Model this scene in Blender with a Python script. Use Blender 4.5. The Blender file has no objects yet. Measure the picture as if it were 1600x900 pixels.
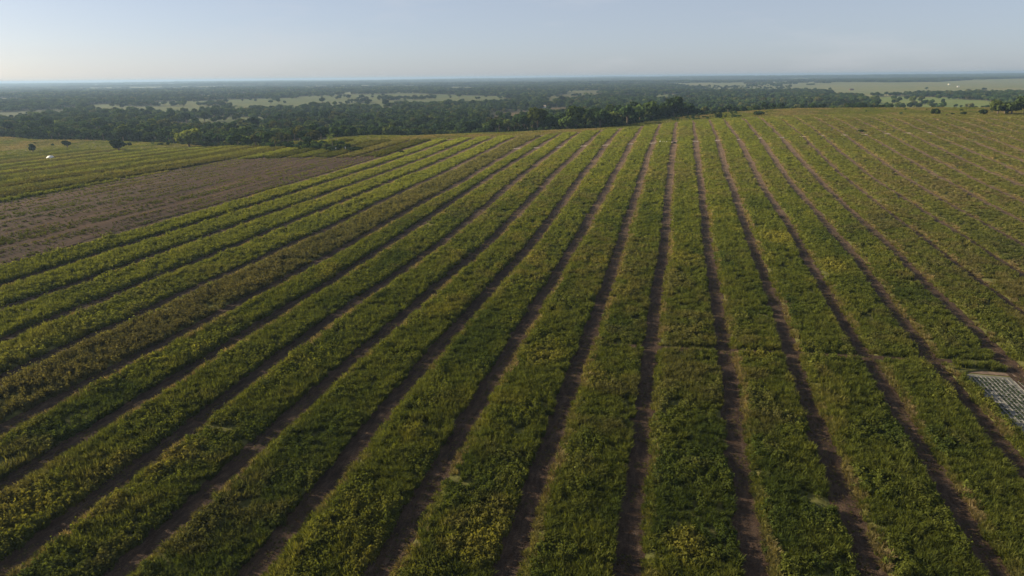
import bpy, math, random
import numpy as np
from mathutils import Matrix

# ------------------------------------------------------------------ camera, sky, sun, exposure
sc = bpy.context.scene
COL = sc.collection
CAM_Z = 60.0
F_PX = 1600 * 24 / 36.0
PITCH = math.atan(330 / F_PX)
ROLL = math.atan(0.01)
ROW_AZ = 0.23519                     # direction of the crop rows, to the right of the view
SUN_AZ = math.radians(-74)           # to the left of the view, a little ahead
SUN_EL = math.radians(21)

cam_d = bpy.data.cameras.new('camera'); cam = bpy.data.objects.new('camera', cam_d); COL.objects.link(cam)
cam_d.lens = 24; cam_d.sensor_width = 36; cam_d.clip_start = 1; cam_d.clip_end = 60000
cam.matrix_world = Matrix.Translation((0, 0, CAM_Z)) @ Matrix.Rotation(math.pi / 2 - PITCH, 4, 'X') @ Matrix.Rotation(-ROLL, 4, 'Z')
sc.camera = cam

w = bpy.data.worlds.new('World'); sc.world = w; w.use_nodes = True
nt = w.node_tree; nt.nodes.clear()
sky = nt.nodes.new('ShaderNodeTexSky'); sky.sky_type = 'NISHITA'; sky.sun_disc = False
sky.sun_elevation = SUN_EL; sky.sun_rotation = SUN_AZ; sky.altitude = 60
sky.air_density = 0.6; sky.dust_density = 1.0; sky.ozone_density = 2.2
bg = nt.nodes.new('ShaderNodeBackground'); bg.inputs['Strength'].default_value = 0.064
wo = nt.nodes.new('ShaderNodeOutputWorld')
# thin high veil of cloud over the whole sky, with faint wisps
tcn = nt.nodes.new('ShaderNodeTexCoord'); mpn = nt.nodes.new('ShaderNodeMapping'); mpn.inputs['Scale'].default_value = (1.2, 1.2, 7.0)
nzn = nt.nodes.new('ShaderNodeTexNoise'); nzn.inputs['Scale'].default_value = 2.2; nzn.inputs['Detail'].default_value = 6; nzn.inputs['Roughness'].default_value = .6
mrn = nt.nodes.new('ShaderNodeMapRange'); mrn.inputs['From Min'].default_value = .52; mrn.inputs['From Max'].default_value = .78; mrn.inputs['To Min'].default_value = .0; mrn.inputs['To Max'].default_value = .35
mxn = nt.nodes.new('ShaderNodeMix'); mxn.data_type = 'RGBA'; mxn.inputs[7].default_value = (3.4, 3.58, 3.9, 1)
nt.links.new(tcn.outputs['Generated'], mpn.inputs[0]); nt.links.new(mpn.outputs[0], nzn.inputs['Vector']); nt.links.new(nzn.outputs[0], mrn.inputs[0])
mxn.inputs[0].default_value = .6; nt.links.new(sky.outputs[0], mxn.inputs[6])
wsp = nt.nodes.new('ShaderNodeMix'); wsp.data_type = 'RGBA'; wsp.inputs[7].default_value = (4.6, 4.6, 4.8, 1)
nt.links.new(mrn.outputs[0], wsp.inputs[0]); nt.links.new(mxn.outputs[2], wsp.inputs[6]); nt.links.new(wsp.outputs[2], bg.inputs[0]); nt.links.new(bg.outputs[0], wo.inputs[0])

sd = bpy.data.lights.new('sun', 'SUN'); sd.energy = 5.0; sd.angle = math.radians(0.6); sd.color = (1.0, 0.83, 0.57)
sun = bpy.data.objects.new('sun', sd); COL.objects.link(sun)
sun.rotation_euler = (math.pi / 2 - SUN_EL, 0, -SUN_AZ + math.pi)
sun.location = (-300, 60, 250)

sc.view_settings.view_transform = 'Standard'; sc.view_settings.look = 'None'
sc.view_settings.exposure = 1.25; sc.view_settings.gamma = 1.0; sc.view_settings.use_curve_mapping = False
sc.render.engine = 'CYCLES'
cy = sc.cycles
cy.use_denoising = True; cy.max_bounces = 5; cy.diffuse_bounces = 2; cy.glossy_bounces = 1
cy.transmission_bounces = 3; cy.volume_bounces = 1; cy.transparent_max_bounces = 4
cy.caustics_reflective = False; cy.caustics_refractive = False

# ------------------------------------------------------------------ helpers: noise, terrain
RNG = np.random.default_rng(7)
random.seed(7)

def vnoise(x, y, seed=0):
    x = np.asarray(x, float); y = np.asarray(y, float)
    xi = np.floor(x).astype(np.int64); yi = np.floor(y).astype(np.int64)
    fx = x - xi; fy = y - yi
    fx = fx * fx * fx * (fx * (fx * 6 - 15) + 10); fy = fy * fy * fy * (fy * (fy * 6 - 15) + 10)
    def h(a, b):
        n = (a * 374761393 + b * 668265263 + seed * 1442695041) & 0xffffffff
        n = ((n ^ (n >> 13)) * 1274126177) & 0xffffffff
        return ((n ^ (n >> 16)) & 0xffff) / 65535.0
    return (h(xi, yi) * (1 - fx) + h(xi + 1, yi) * fx) * (1 - fy) + (h(xi, yi + 1) * (1 - fx) + h(xi + 1, yi + 1) * fx) * fy

def fbm(x, y, seed=0, oct=4):
    s = 0; a = 0.5; t = 0
    for i in range(oct):
        s = s + a * vnoise(np.asarray(x) * 2 ** i + 17.3 * i, np.asarray(y) * 2 ** i - 9.1 * i, seed + i); t += a; a *= 0.5
    return s / t

def sstep(a, b, x):
    t = np.clip((np.asarray(x, float) - a) / (b - a), 0, 1)
    return t * t * (3 - 2 * t)

CA, SA = math.cos(ROW_AZ), math.sin(ROW_AZ)
def to_ul(x, y): return x * SA + y * CA, x * CA - y * SA
def to_xy(u, l): return u * SA + l * CA, u * CA - l * SA

HP = [-61.148, 6.0637, 5.0801, 14.2831, -9.9916, -2.2555, -8.6015, 12.9464, 4.801, -6.5459]
def hill(u, l):
    un = np.clip(u, 20, 655) / 500; xn = np.clip(l, -225, 190) / 150
    p = HP
    return p[0] + p[1] * un + p[2] * un ** 2 + p[3] * un ** 3 + p[4] * un ** 4 + xn * (p[5] + p[6] * un + p[7] * un ** 2) + p[8] * xn ** 2 + p[9] * xn ** 2 * un

def height(x, y):
    x = np.asarray(x, float); y = np.asarray(y, float)
    u, l = to_ul(x, y)
    r = np.hypot(x, y)
    base = -62 + 9 * (fbm(x / 700, y / 700, 3, 3) - .5) * sstep(500, 1200, r)
    base = base + 26 * (fbm(x / 2600, y / 2600, 11, 3) - .42) * sstep(1500, 5000, r)
    base = base + 46 * (fbm(x / 4200, y / 2200, 21, 3) - .35) * sstep(6000, 11000, r)
    uf = np.interp(l, [-420, -300, -150, -60, 20, 120, 400], [640, 650, 630, 665, 755, 825, 870])
    wh = (1 - sstep(0, 260, u - uf)) * sstep(-520, -250, l)
    wl = (1 - sstep(0, 120, u - uf)) * (1 - sstep(-520, -250, l))
    leftz = -57.5 + 4.0 * (1 - sstep(150, 500, u))
    hl = hill(u, l)
    z = base * (1 - wh - wl) + hl * wh + leftz * wl
    z = z + 8 * np.exp(-((u - 560) / 85) ** 2 / 2 - ((l + 245) / np.where(l < -245, 65, 95)) ** 2 / 2)
    z = z + 0.5 * (fbm(x / 30, y / 30, 5, 2) - .5) * (1 - sstep(700, 900, r)) * sstep(40, 200, r)
    return z + 60.0

def ray(px, py):
    x = px - 800.0; y = 450.0 - py
    c, s = math.cos(ROLL), math.sin(ROLL)
    xr = x * c + y * s; yr = -x * s + y * c
    d = np.array([xr, F_PX * math.cos(PITCH) + yr * math.sin(PITCH), -F_PX * math.sin(PITCH) + yr * math.cos(PITCH)])
    return d / np.hypot(d[0], d[1])

DIST = np.concatenate([np.arange(40, 1200, 2.0), np.arange(1200, 18000, 10.0)])
def spot(px, py):
    """the place on the land that the photograph shows at px, py"""
    d = ray(px, py)
    hz = height(d[0] * DIST, d[1] * DIST) - (CAM_Z + d[2] * DIST)
    i = int(np.argmax(hz > 0)) if (hz > 0).any() else len(DIST) - 1
    i = max(i, 1)
    a, b = hz[i - 1], hz[i]
    t = DIST[i - 1] + (DIST[i] - DIST[i - 1]) * (a / (a - b) if a != b else 0)
    return d[0] * t, d[1] * t

def flat_spot(px, py, z):
    d = ray(px, py); t = (z - CAM_Z) / d[2]
    return d[0] * t, d[1] * t

def poly_px(pts, z=None): return np.array([spot(*p) if z is None else flat_spot(*p, z) for p in pts])

def inside(poly, x, y):
    x = np.asarray(x, float); y = np.asarray(y, float)
    r = np.zeros(x.shape, bool); n = len(poly); j = n - 1
    for i in range(n):
        xi, yi = poly[i]; xj, yj = poly[j]
        if yi != yj:
            r ^= ((yi > y) != (yj > y)) & (x < (xj - xi) * (y - yi) / (yj - yi) + xi)
        j = i
    return r

def project(x, y, z):
    """picture position (1600 x 900) of points"""
    z = z - CAM_Z
    fw = y * math.cos(PITCH) - z * math.sin(PITCH); up = y * math.sin(PITCH) + z * math.cos(PITCH)
    fw = np.maximum(fw, 1e-3)
    xr = F_PX * x / fw; yr = F_PX * up / fw
    c, s = math.cos(ROLL), math.sin(ROLL)
    return 800 + xr * c - yr * s, 450 - (xr * s + yr * c)

def in_view(x, y, z, mx=130, my=90):
    px, py = project(x, y, z)
    return (y > 20) & (px > -mx) & (px < 1600 + mx) & (py < 900 + my)

# ------------------------------------------------------------------ helpers: objects, materials
def tag(o, label=None, cat=None, group=None, kind=None):
    if label: o['label'] = label
    if cat: o['category'] = cat
    if group: o['group'] = group
    if kind: o['kind'] = kind
    return o

def mesh_from(name, verts, faces, mats=(), smooth=False, mat_idx=None):
    me = bpy.data.meshes.new(name)
    verts = np.asarray(verts, np.float32)
    if isinstance(faces, np.ndarray):
        nf, k = faces.shape
        me.vertices.add(len(verts)); me.vertices.foreach_set('co', verts.ravel())
        me.loops.add(nf * k); me.loops.foreach_set('vertex_index', faces.astype(np.int32).ravel())
        me.polygons.add(nf); me.polygons.foreach_set('loop_start', np.arange(0, nf * k, k, dtype=np.int32))
        me.update(calc_edges=True)
    else:
        me.from_pydata([tuple(map(float, v)) for v in verts], [], faces)
    for m in mats: me.materials.append(m)
    if mat_idx is not None: me.polygons.foreach_set('material_index', np.asarray(mat_idx, np.int32))
    if smooth: me.polygons.foreach_set('use_smooth', np.ones(len(me.polygons), bool))
    me.update()
    return me

def link(name, me, parent=None):
    o = bpy.data.objects.new(name, me); COL.objects.link(o)
    if parent is not None: o.parent = parent
    return o

def empty(name, loc, rz=0):
    o = bpy.data.objects.new(name, None); COL.objects.link(o); o.location = loc; o.rotation_euler = (0, 0, rz); return o

def grid_faces(n, m):
    i, j = np.meshgrid(np.arange(n - 1), np.arange(m - 1), indexing='ij')
    a = (i * m + j).ravel()
    return np.stack([a, a + 1, a + m + 1, a + m], 1)

def new_mat(name, rough=0.9, spec=0.2):
    m = bpy.data.materials.new(name); m.use_nodes = True
    b = m.node_tree.nodes['Principled BSDF']
    b.inputs['Roughness'].default_value = rough; b.inputs['Specular IOR Level'].default_value = spec
    return m, m.node_tree, b

def N(t, typ, **kw):
    n = t.nodes.new(typ)
    for k, v in kw.items(): setattr(n, k, v)
    return n

def noise_node(t, scale, detail=4, rough=.55, vec=None, stretch=None):
    n = N(t, 'ShaderNodeTexNoise'); n.inputs['Scale'].default_value = scale
    n.inputs['Detail'].default_value = detail; n.inputs['Roughness'].default_value = rough
    g = N(t, 'ShaderNodeNewGeometry')
    v = g.outputs['Position']
    if stretch:
        mp = N(t, 'ShaderNodeMapping', vector_type='TEXTURE'); mp.inputs['Rotation'].default_value = (0, 0, -ROW_AZ); mp.inputs['Scale'].default_value = tuple(1 / q for q in stretch)
        t.links.new(v, mp.inputs['Vector']); v = mp.outputs[0]
    t.links.new(v, n.inputs['Vector'])
    return n

def ramp(t, fac, stops):
    r = N(t, 'ShaderNodeValToRGB'); e = r.color_ramp.elements
    e[0].position, e[0].color = stops[0][0], (*stops[0][1], 1)
    e[1].position, e[1].color = stops[-1][0], (*stops[-1][1], 1)
    for p, c in stops[1:-1]:
        q = e.new(p); q.color = (*c, 1)
    t.links.new(fac, r.inputs[0]); return r

def mix(t, a, b, fac, mode='MIX'):
    m = N(t, 'ShaderNodeMix', data_type='RGBA', blend_type=mode)
    for s, v in ((m.inputs[6], a), (m.inputs[7], b), (m.inputs[0], fac)):
        if isinstance(v, (tuple, list)): s.default_value = (*v, 1)
        elif isinstance(v, (int, float)): s.default_value = v
        else: t.links.new(v, s)
    return m.outputs[2]

def bump(t, b, h, strength=.5, dist=.2):
    n = N(t, 'ShaderNodeBump'); n.inputs['Strength'].default_value = strength; n.inputs['Distance'].default_value = dist
    t.links.new(h, n.inputs['Height']); t.links.new(n.outputs[0], b.inputs['Normal'])

def simple(name, colour, rough=.8, spread=.25, scale=2.0):
    m, t, b = new_mat(name, rough)
    n = noise_node(t, scale)
    lo = tuple(c * (1 - spread) for c in colour); hi = tuple(c * (1 + spread) for c in colour)
    r = ramp(t, n.outputs[0], [(.3, lo), (.7, hi)]); t.links.new(r.outputs[0], b.inputs['Base Color'])
    return m

# leaves: tint comes from each plant, every leaf differs a little, light passes through
def leaf_mat(name, transl=.35, spread=(.6, 1.45)):
    m = bpy.data.materials.new(name); m.use_nodes = True; t = m.node_tree; t.nodes.clear()
    a = N(t, 'ShaderNodeAttribute', attribute_type='INSTANCER', attribute_name='tint')
    g = N(t, 'ShaderNodeNewGeometry')
    mr = N(t, 'ShaderNodeMapRange'); mr.inputs['To Min'].default_value, mr.inputs['To Max'].default_value = spread
    t.links.new(g.outputs['Random Per Island'], mr.inputs[0])
    c = N(t, 'ShaderNodeVectorMath', operation='SCALE'); t.links.new(a.outputs['Vector'], c.inputs[0]); t.links.new(mr.outputs[0], c.inputs['Scale'])
    d = N(t, 'ShaderNodeBsdfDiffuse'); tr = N(t, 'ShaderNodeBsdfTranslucent')
    warm = N(t, 'ShaderNodeVectorMath', operation='MULTIPLY'); warm.inputs[1].default_value = (1.25, 1.2, .6)
    t.links.new(c.outputs[0], d.inputs[0]); t.links.new(c.outputs[0], warm.inputs[0]); t.links.new(warm.outputs[0], tr.inputs[0])
    mx = N(t, 'ShaderNodeMixShader'); mx.inputs[0].default_value = transl
    t.links.new(d.outputs[0], mx.inputs[1]); t.links.new(tr.outputs[0], mx.inputs[2])
    o = N(t, 'ShaderNodeOutputMaterial'); t.links.new(mx.outputs[0], o.inputs[0])
    return m
M_LEAF = leaf_mat('crop_leaf', .45, (.68, 1.34))
M_TREE = leaf_mat('tree_leaf', .28, (.55, 1.5))
M_BARK = simple('bark', (.12, .095, .07), .9, .3, 3)

# ground of the land: colour of each place's cover, broken up by noise
M_LAND, t, b = new_mat('land', .95, .1)
a = N(t, 'ShaderNodeAttribute', attribute_name='cover')
n1 = noise_node(t, .35, 6, .65); n2 = noise_node(t, .03, 5, .6)
r1 = ramp(t, n1.outputs[0], [(.25, (.62, .62, .62)), (.75, (1.35, 1.35, 1.35))]); r2 = ramp(t, n2.outputs[0], [(.3, (.75, .78, .8)), (.7, (1.25, 1.2, 1.15))])
t.links.new(mix(t, mix(t, a.outputs['Color'], r1.outputs[0], 1.0, 'MULTIPLY'), r2.outputs[0], 1.0, 'MULTIPLY'), b.inputs['Base Color'])
bump(t, b, n1.outputs[0], .6, .5)

# bare earth of the wheel tracks: dark at the near end, paler towards the crest (per-vertex attribute)
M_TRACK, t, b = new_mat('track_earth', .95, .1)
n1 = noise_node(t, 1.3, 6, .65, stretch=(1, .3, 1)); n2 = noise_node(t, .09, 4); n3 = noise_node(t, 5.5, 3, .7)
at = N(t, 'ShaderNodeAttribute', attribute_name='lighter')
darker = ramp(t, n1.outputs[0], [(.28, (.018, .012, .009)), (.5, (.042, .028, .0205)), (.72, (.078, .055, .04))])
lighter = ramp(t, n1.outputs[0], [(.28, (.075, .050, .033)), (.5, (.135, .094, .062)), (.72, (.205, .152, .102))])
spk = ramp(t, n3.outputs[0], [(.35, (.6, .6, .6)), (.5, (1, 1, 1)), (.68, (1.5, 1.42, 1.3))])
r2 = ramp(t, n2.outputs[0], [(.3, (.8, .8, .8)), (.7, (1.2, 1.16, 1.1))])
t.links.new(mix(t, mix(t, mix(t, darker.outputs[0], lighter.outputs[0], at.outputs['Fac']), spk.outputs[0], 1.0, 'MULTIPLY'), r2.outputs[0], 1.0, 'MULTIPLY'), b.inputs['Base Color']); bump(t, b, n3.outputs[0], 1.0, .2)

# litter and low growth between the crop plants
M_BED, t, b = new_mat('crop_bed', .95, .1)
n1 = noise_node(t, .9, 6, .65); n2 = noise_node(t, .05, 4)
r1 = ramp(t, n1.outputs[0], [(.3, (.045, .048, .016)), (.55, (.085, .088, .026)), (.78, (.14, .118, .05))])
r2 = ramp(t, n2.outputs[0], [(.3, (.8, .85, .8)), (.7, (1.2, 1.12, 1.1))])
t.links.new(mix(t, r1.outputs[0], r2.outputs[0], 1.0, 'MULTIPLY'), b.inputs['Base Color']); bump(t, b, n1.outputs[0], .8, .3)

M_PLOUGH, t, b = new_mat('ploughed_earth', .95, .08)
n1 = noise_node(t, .45, 5, .7, stretch=(1, .035, 1)); n2 = noise_node(t, .05, 5, .6, stretch=(1, .25, 1)); n3 = noise_node(t, 3.0, 3)
r1 = ramp(t, n1.outputs[0], [(.3, (.016, .009, .006)), (.46, (.034, .0195, .0125)), (.55, (.045, .027, .017)), (.7, (.075, .049, .031))])
r2 = ramp(t, n2.outputs[0], [(.3, (.75, .78, .8)), (.7, (1.25, 1.15, 1.08))])
t.links.new(mix(t, r1.outputs[0], r2.outputs[0], 1.0, 'MULTIPLY'), b.inputs['Base Color']); bump(t, b, n3.outputs[0], .8, .15)

M_SAND = simple('pale_earth', (.42, .34, .26), .95, .25, .8)
M_SANDY = simple('sandy_earth', (.12, .088, .066), .95, .3, 1.0)
M_PLOT = simple('plot_soil', (.105, .105, .09), .95, .35, .7)
M_MULCH = simple('white_mulch', (.14, .138, .128), .8, .3, .9)
M_WHITE = simple('white_sheet', (.62, .62, .6), .6, .06, 1.2)
M_DARK = simple('dark_heap', (.03, .027, .024), .9, .3, 2)
M_WALL = simple('whitewash', (.75, .72, .66), .8, .08, .8)
M_ROOF = simple('pale_roof', (.52, .42, .3), .7, .2, .8)
M_ROOFW = simple('white_roof', (.38, .38, .38), .5, .08, .8)
M_WOOD = simple('dark_wood', (.09, .06, .04), .8, .3, 3)
M_GLASS, t, b = new_mat('window_glass', .15, .5); b.inputs['Base Color'].default_value = (.03, .035, .04, 1)
M_WATER, t, b = new_mat('pond_water', .08, .5); b.inputs['Base Color'].default_value = (.06, .07, .07, 1)

# ------------------------------------------------------------------ scatter with geometry nodes
def make_lib(name, protos):
    c = bpy.data.collections.new(name)
    for i, me in enumerate(protos):
        o = bpy.data.objects.new('%s_%02d' % (name, i), me); c.objects.link(o)
    return c

GN = {}
def gn_group(lib):
    if lib.name in GN: return GN[lib.name]
    g = bpy.data.node_groups.new('scatter_' + lib.name, 'GeometryNodeTree')
    g.interface.new_socket('Geometry', in_out='INPUT', socket_type='NodeSocketGeometry')
    g.interface.new_socket('Geometry', in_out='OUTPUT', socket_type='NodeSocketGeometry')
    gi = N(g, 'NodeGroupInput'); go = N(g, 'NodeGroupOutput')
    ci = N(g, 'GeometryNodeCollectionInfo'); ci.inputs['Collection'].default_value = lib
    ci.inputs['Separate Children'].default_value = True; ci.inputs['Reset Children'].default_value = True
    m2p = N(g, 'GeometryNodeMeshToPoints')
    ip = N(g, 'GeometryNodeInstanceOnPoints'); ip.inputs['Pick Instance'].default_value = True
    def attr(nm, ty):
        n = N(g, 'GeometryNodeInputNamedAttribute', data_type=ty); n.inputs['Name'].default_value = nm; return n.outputs['Attribute']
    e2r = N(g, 'FunctionNodeEulerToRotation')
    g.links.new(attr('rot', 'FLOAT_VECTOR'), e2r.inputs[0])
    g.links.new(gi.outputs[0], m2p.inputs['Mesh']); g.links.new(m2p.outputs[0], ip.inputs['Points'])
    g.links.new(ci.outputs[0], ip.inputs['Instance'])
    g.links.new(attr('idx', 'INT'), ip.inputs['Instance Index'])
    g.links.new(e2r.outputs[0], ip.inputs['Rotation']); g.links.new(attr('scl', 'FLOAT_VECTOR'), ip.inputs['Scale'])
    g.links.new(ip.outputs[0], go.inputs[0])
    GN[lib.name] = g
    return g

TOTAL_INST = [0]
def scatter(name, P, rot, scl, idx, tint, lib, parent=None):
    n = len(P)
    TOTAL_INST[0] += n
    me = bpy.data.meshes.new(name); me.vertices.add(n); me.vertices.foreach_set('co', np.asarray(P, np.float32).ravel())
    def put(nm, ty, key, arr):
        at = me.attributes.new(nm, ty, 'POINT'); at.data.foreach_set(key, arr.ravel())
    put('rot', 'FLOAT_VECTOR', 'vector', np.asarray(rot, np.float32)); put('scl', 'FLOAT_VECTOR', 'vector', np.asarray(scl, np.float32))
    put('tint', 'FLOAT_VECTOR', 'vector', np.asarray(tint, np.float32)); put('idx', 'INT', 'value', np.asarray(idx, np.int32))
    o = link(name, me, parent)
    md = o.modifiers.new('scatter', 'NODES'); md.node_group = gn_group(lib)
    o['kind'] = 'stuff'
    return o

# ------------------------------------------------------------------ plant prototypes
def quads(c, a, b_):
    """quads with centre c and half axes a, b_"""
    v = np.stack([c - a - b_, c + a - b_, c + a + b_, c - a + b_], 1).reshape(-1, 3)
    return v, np.arange(len(v)).reshape(-1, 4)

def unit(v): return v / np.maximum(np.linalg.norm(v, axis=1, keepdims=True), 1e-6)

def leafy_dome(rng, n=80, r=.62, h=.85, s=(.07, .14)):
    """bushy plant: leaves on the shell and inside of an uneven dome"""
    d = unit(rng.normal(size=(n, 3))); d[:, 2] = np.abs(d[:, 2])
    k = rng.uniform(.55, 1.08, (n, 1)) * (1 + .25 * np.sin(d[:, :1] * 5 + rng.uniform(0, 6)) * np.cos(d[:, 1:2] * 4 + rng.uniform(0, 6)))
    c = d * k * np.array([r, r, h])
    nrm = unit(d + rng.normal(size=(n, 3)) * .55)
    a = unit(np.cross(nrm, rng.normal(size=(n, 3)))); b2 = np.cross(nrm, a)
    sz = rng.uniform(s[0], s[1], (n, 1))
    return quads(c, a * sz, b2 * sz * .6)

def grass_tuft(rng, n=44, r=.42, h=1.0, wd=.035):
    """tuft of arching blades, two quads each"""
    V = []; Fc = []
    for i in range(n):
        ang = rng.uniform(0, 2 * math.pi); q = r * math.sqrt(rng.uniform())
        p = np.array([q * math.cos(ang), q * math.sin(ang), 0.0])
        th = ang + rng.normal() * .7; L = h * rng.uniform(.55, 1.1); lean = rng.uniform(.1, .7)
        o = np.array([math.cos(th), math.sin(th), 0]); s = np.array([-math.sin(th), math.cos(th), 0]) * wd * rng.uniform(.7, 1.5)
        m = p + o * L * lean * .3 + np.array([0, 0, L * .6]); e = p + o * L * lean + np.array([0, 0, L * (1 - .45 * lean)])
        b0 = len(V); V += [p - s, p + s, m + s * .9, m - s * .9, e + s * .25, e - s * .25]
        Fc += [[b0, b0 + 1, b0 + 2, b0 + 3], [b0 + 3, b0 + 2, b0 + 4, b0 + 5]]
    return np.array(V), np.array(Fc)

rng = np.random.default_rng(3)
tuft_meshes = []
for i in range(4): v, f = leafy_dome(rng, 95); tuft_meshes.append(mesh_from('bush_plant', v, f, [M_LEAF]))
for i in range(3): v, f = leafy_dome(rng, 70, .5, 1.15, (.06, .13)); tuft_meshes.append(mesh_from('tall_plant', v, f, [M_LEAF]))
for i in range(4): v, f = grass_tuft(rng); tuft_meshes.append(mesh_from('grass_plant', v, f, [M_LEAF]))
LIB_TUFT = make_lib('crop_plants', tuft_meshes)      # 0-3 bushy, 4-6 tall, 7-10 grass

def crown_mesh(rng, R=4.6, H=8.5, base=2.2, lobes=11, n=620, s=(.42, .85)):
    """uneven crown: leaf clumps on the shells of many lobes"""
    C = []; rad = []
    for i in range(lobes):
        a = rng.uniform(0, 2 * math.pi); q = R * .62 * math.sqrt(rng.uniform(0, 1)); zz = base + (H - base) * (.28 + .5 * rng.uniform() * (1 - .55 * q / R))
        C.append([q * math.cos(a), q * math.sin(a), zz]); rad.append(rng.uniform(.32, .52) * R)
    C = np.array(C); rad = np.array(rad)
    k = rng.integers(0, lobes, n)
    d = unit(rng.normal(size=(n, 3)) + np.array([0, 0, .35]))
    c = C[k] + d * (rad[k] * rng.uniform(.72, 1.08, n))[:, None] * np.array([1, 1, .8])
    c[:, 2] = np.maximum(c[:, 2], base * .8)
    nrm = unit(d + rng.normal(size=(n, 3)) * .5)
    a = unit(np.cross(nrm, rng.normal(size=(n, 3)))); b2 = np.cross(nrm, a)
    sz = rng.uniform(s[0], s[1], (n, 1))
    return quads(c, a * sz, b2 * sz * .75)

def tube(p0, p1, r0, r1, n=6):
    p0 = np.array(p0, float); p1 = np.array(p1, float); d = p1 - p0; d /= np.linalg.norm(d)
    x = np.cross(d, [0.3, .9, .1]); x /= np.linalg.norm(x); y = np.cross(d, x)
    an = np.linspace(0, 2 * math.pi, n, endpoint=False)
    ring = np.cos(an)[:, None] * x + np.sin(an)[:, None] * y
    v = np.concatenate([p0 + ring * r0, p1 + ring * r1])
    f = np.array([[i, (i + 1) % n, n + (i + 1) % n, n + i] for i in range(n)])
    return v, f

def join(parts):
    V = []; Fc = []; o = 0
    for v, f in parts:
        V.append(v); Fc.append(f + o); o += len(v)
    return np.concatenate(V), np.concatenate(Fc)

def trunk_mesh(rng, h=3.6, r=.28, spread=2.2):
    bx, by = rng.normal() * .25, rng.normal() * .25
    ps = [tube((0, 0, -.4), (bx, by, h * .6), r * 1.25, r), tube((bx, by, h * .6), (bx * 1.5, by * 1.5, h * 1.35), r, r * .55)]
    for i in range(4):
        a = i * 1.57 + rng.uniform(-.5, .5)
        ps.append(tube((bx, by, h * rng.uniform(.5, .75)), (bx + spread * math.cos(a), by + spread * math.sin(a), h * rng.uniform(1.2, 1.6)), r * .5, r * .2, 5))
    return join(ps)

def palm_meshes(rng, h=8.0):
    fr = []
    for i in range(15):
        a = i * 2.4 + rng.uniform(-.2, .2); el = rng.uniform(-.1, 1.25); L = rng.uniform(2.8, 3.8)
        o = np.array([math.cos(a), math.sin(a), 0]); s = np.array([-math.sin(a), math.cos(a), 0])
        pts = []
        for t_ in np.linspace(0, 1, 5):
            pts.append(np.array([0, 0, h]) + o * L * t_ * math.cos(el * .7) + np.array([0, 0, L * (math.sin(el) * t_ - .75 * t_ * t_)]))
        for side in (-1, 1):
            vv = []; 
            for j, q in enumerate(pts):
                wdt = [.1, .55, .6, .45, .08][j]
                vv += [q, q + s * side * wdt - np.array([0, 0, wdt * .55])]
            vv = np.array(vv); ff = np.array([[2 * j, 2 * j + 1, 2 * j + 3, 2 * j + 2] for j in range(4)])
            fr.append((vv, ff))
    return join(fr), join([tube((0, 0, -.4), (.15, .05, h * .5), .2, .16), tube((.15, .05, h * .5), (0, 0, h), .16, .14)])

rng = np.random.default_rng(12)
SPECIES = []          # (kind, crown mesh, trunk mesh, height)
for i, (R, H, base, lb, n) in enumerate([(4.8, 9.0, 2.0, 12, 680), (4.2, 10.5, 3.0, 11, 620), (5.6, 8.4, 1.6, 14, 760), (3.6, 8.0, 1.5, 9, 520), (5.0, 12.0, 3.6, 14, 760), (3.0, 6.4, 1.0, 8, 420)]):
    v, f = crown_mesh(rng, R, H, base, lb, n); tv, tf = trunk_mesh(rng, base + 1.6, .2 + .02 * H, R * .5)
    SPECIES.append(('broadleaf', (v, f), (tv, tf), H))
for i, h in enumerate((8.5, 6.5)):
    (v, f), (tv, tf) = palm_meshes(rng, h); SPECIES.append(('palm', (v, f), (tv, tf), h + 1.5))
CROWNS = [mesh_from('crown', c[0], c[1], [M_TREE]) for _, c, _, _ in SPECIES]
TRUNKS = [mesh_from('trunk', c[0], c[1], [M_BARK], True) for _, _, c, _ in SPECIES]
WHOLE = []
for kind, c, tr, H in SPECIES:
    v, f = join([c, tr]); WHOLE.append(mesh_from('whole_tree', v, f, [M_TREE, M_BARK], False, [0] * len(c[1]) + [1] * len(tr[1])))
LIB_TREE = make_lib('forest_trees', WHOLE)
# shrubs
SHRUB = []
for i in range(4):
    v, f = crown_mesh(rng, 1.5, 2.3, .15, 7, 230, (.18, .36)); SHRUB.append((v, f))
SHRUB_ME = [mesh_from('foliage', v, f, [M_TREE]) for v, f in SHRUB]
LIB_SHRUB = make_lib('shrubs', SHRUB_ME)
# far canopy: a stand of trees about 50 m across
STAND = []
for i in range(5):
    parts = []
    for j in range(26):
        q = 26 * math.sqrt(rng.uniform()); a = rng.uniform(0, 6.28); s_ = rng.uniform(.75, 1.35)
        v, f = crown_mesh(rng, 4.6, 9.5, 1.0, 5, 55, (1.3, 2.2)); parts.append((v * s_ + np.array([q * math.cos(a), q * math.sin(a), 0]), f))
    v, f = join(parts); STAND.append(mesh_from('stand', v, f, [M_TREE]))
LIB_STAND = make_lib('far_stands', STAND)

# ------------------------------------------------------------------ land cover
S_ROW = 15.0; X0 = -2.986
BROWN = poly_px([(0, 428), (125, 381), (300, 331), (500, 276), (612, 246), (560, 246), (430, 248), (360, 250), (300, 262), (200, 280), (110, 297), (0, 318)])
BROWN = np.vstack([BROWN, [[to_xy(60, -330)[0], to_xy(60, -330)[1]], [to_xy(60, X0 - 12 * S_ROW)[0], to_xy(60, X0 - 12 * S_ROW)[1]]]])
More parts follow.
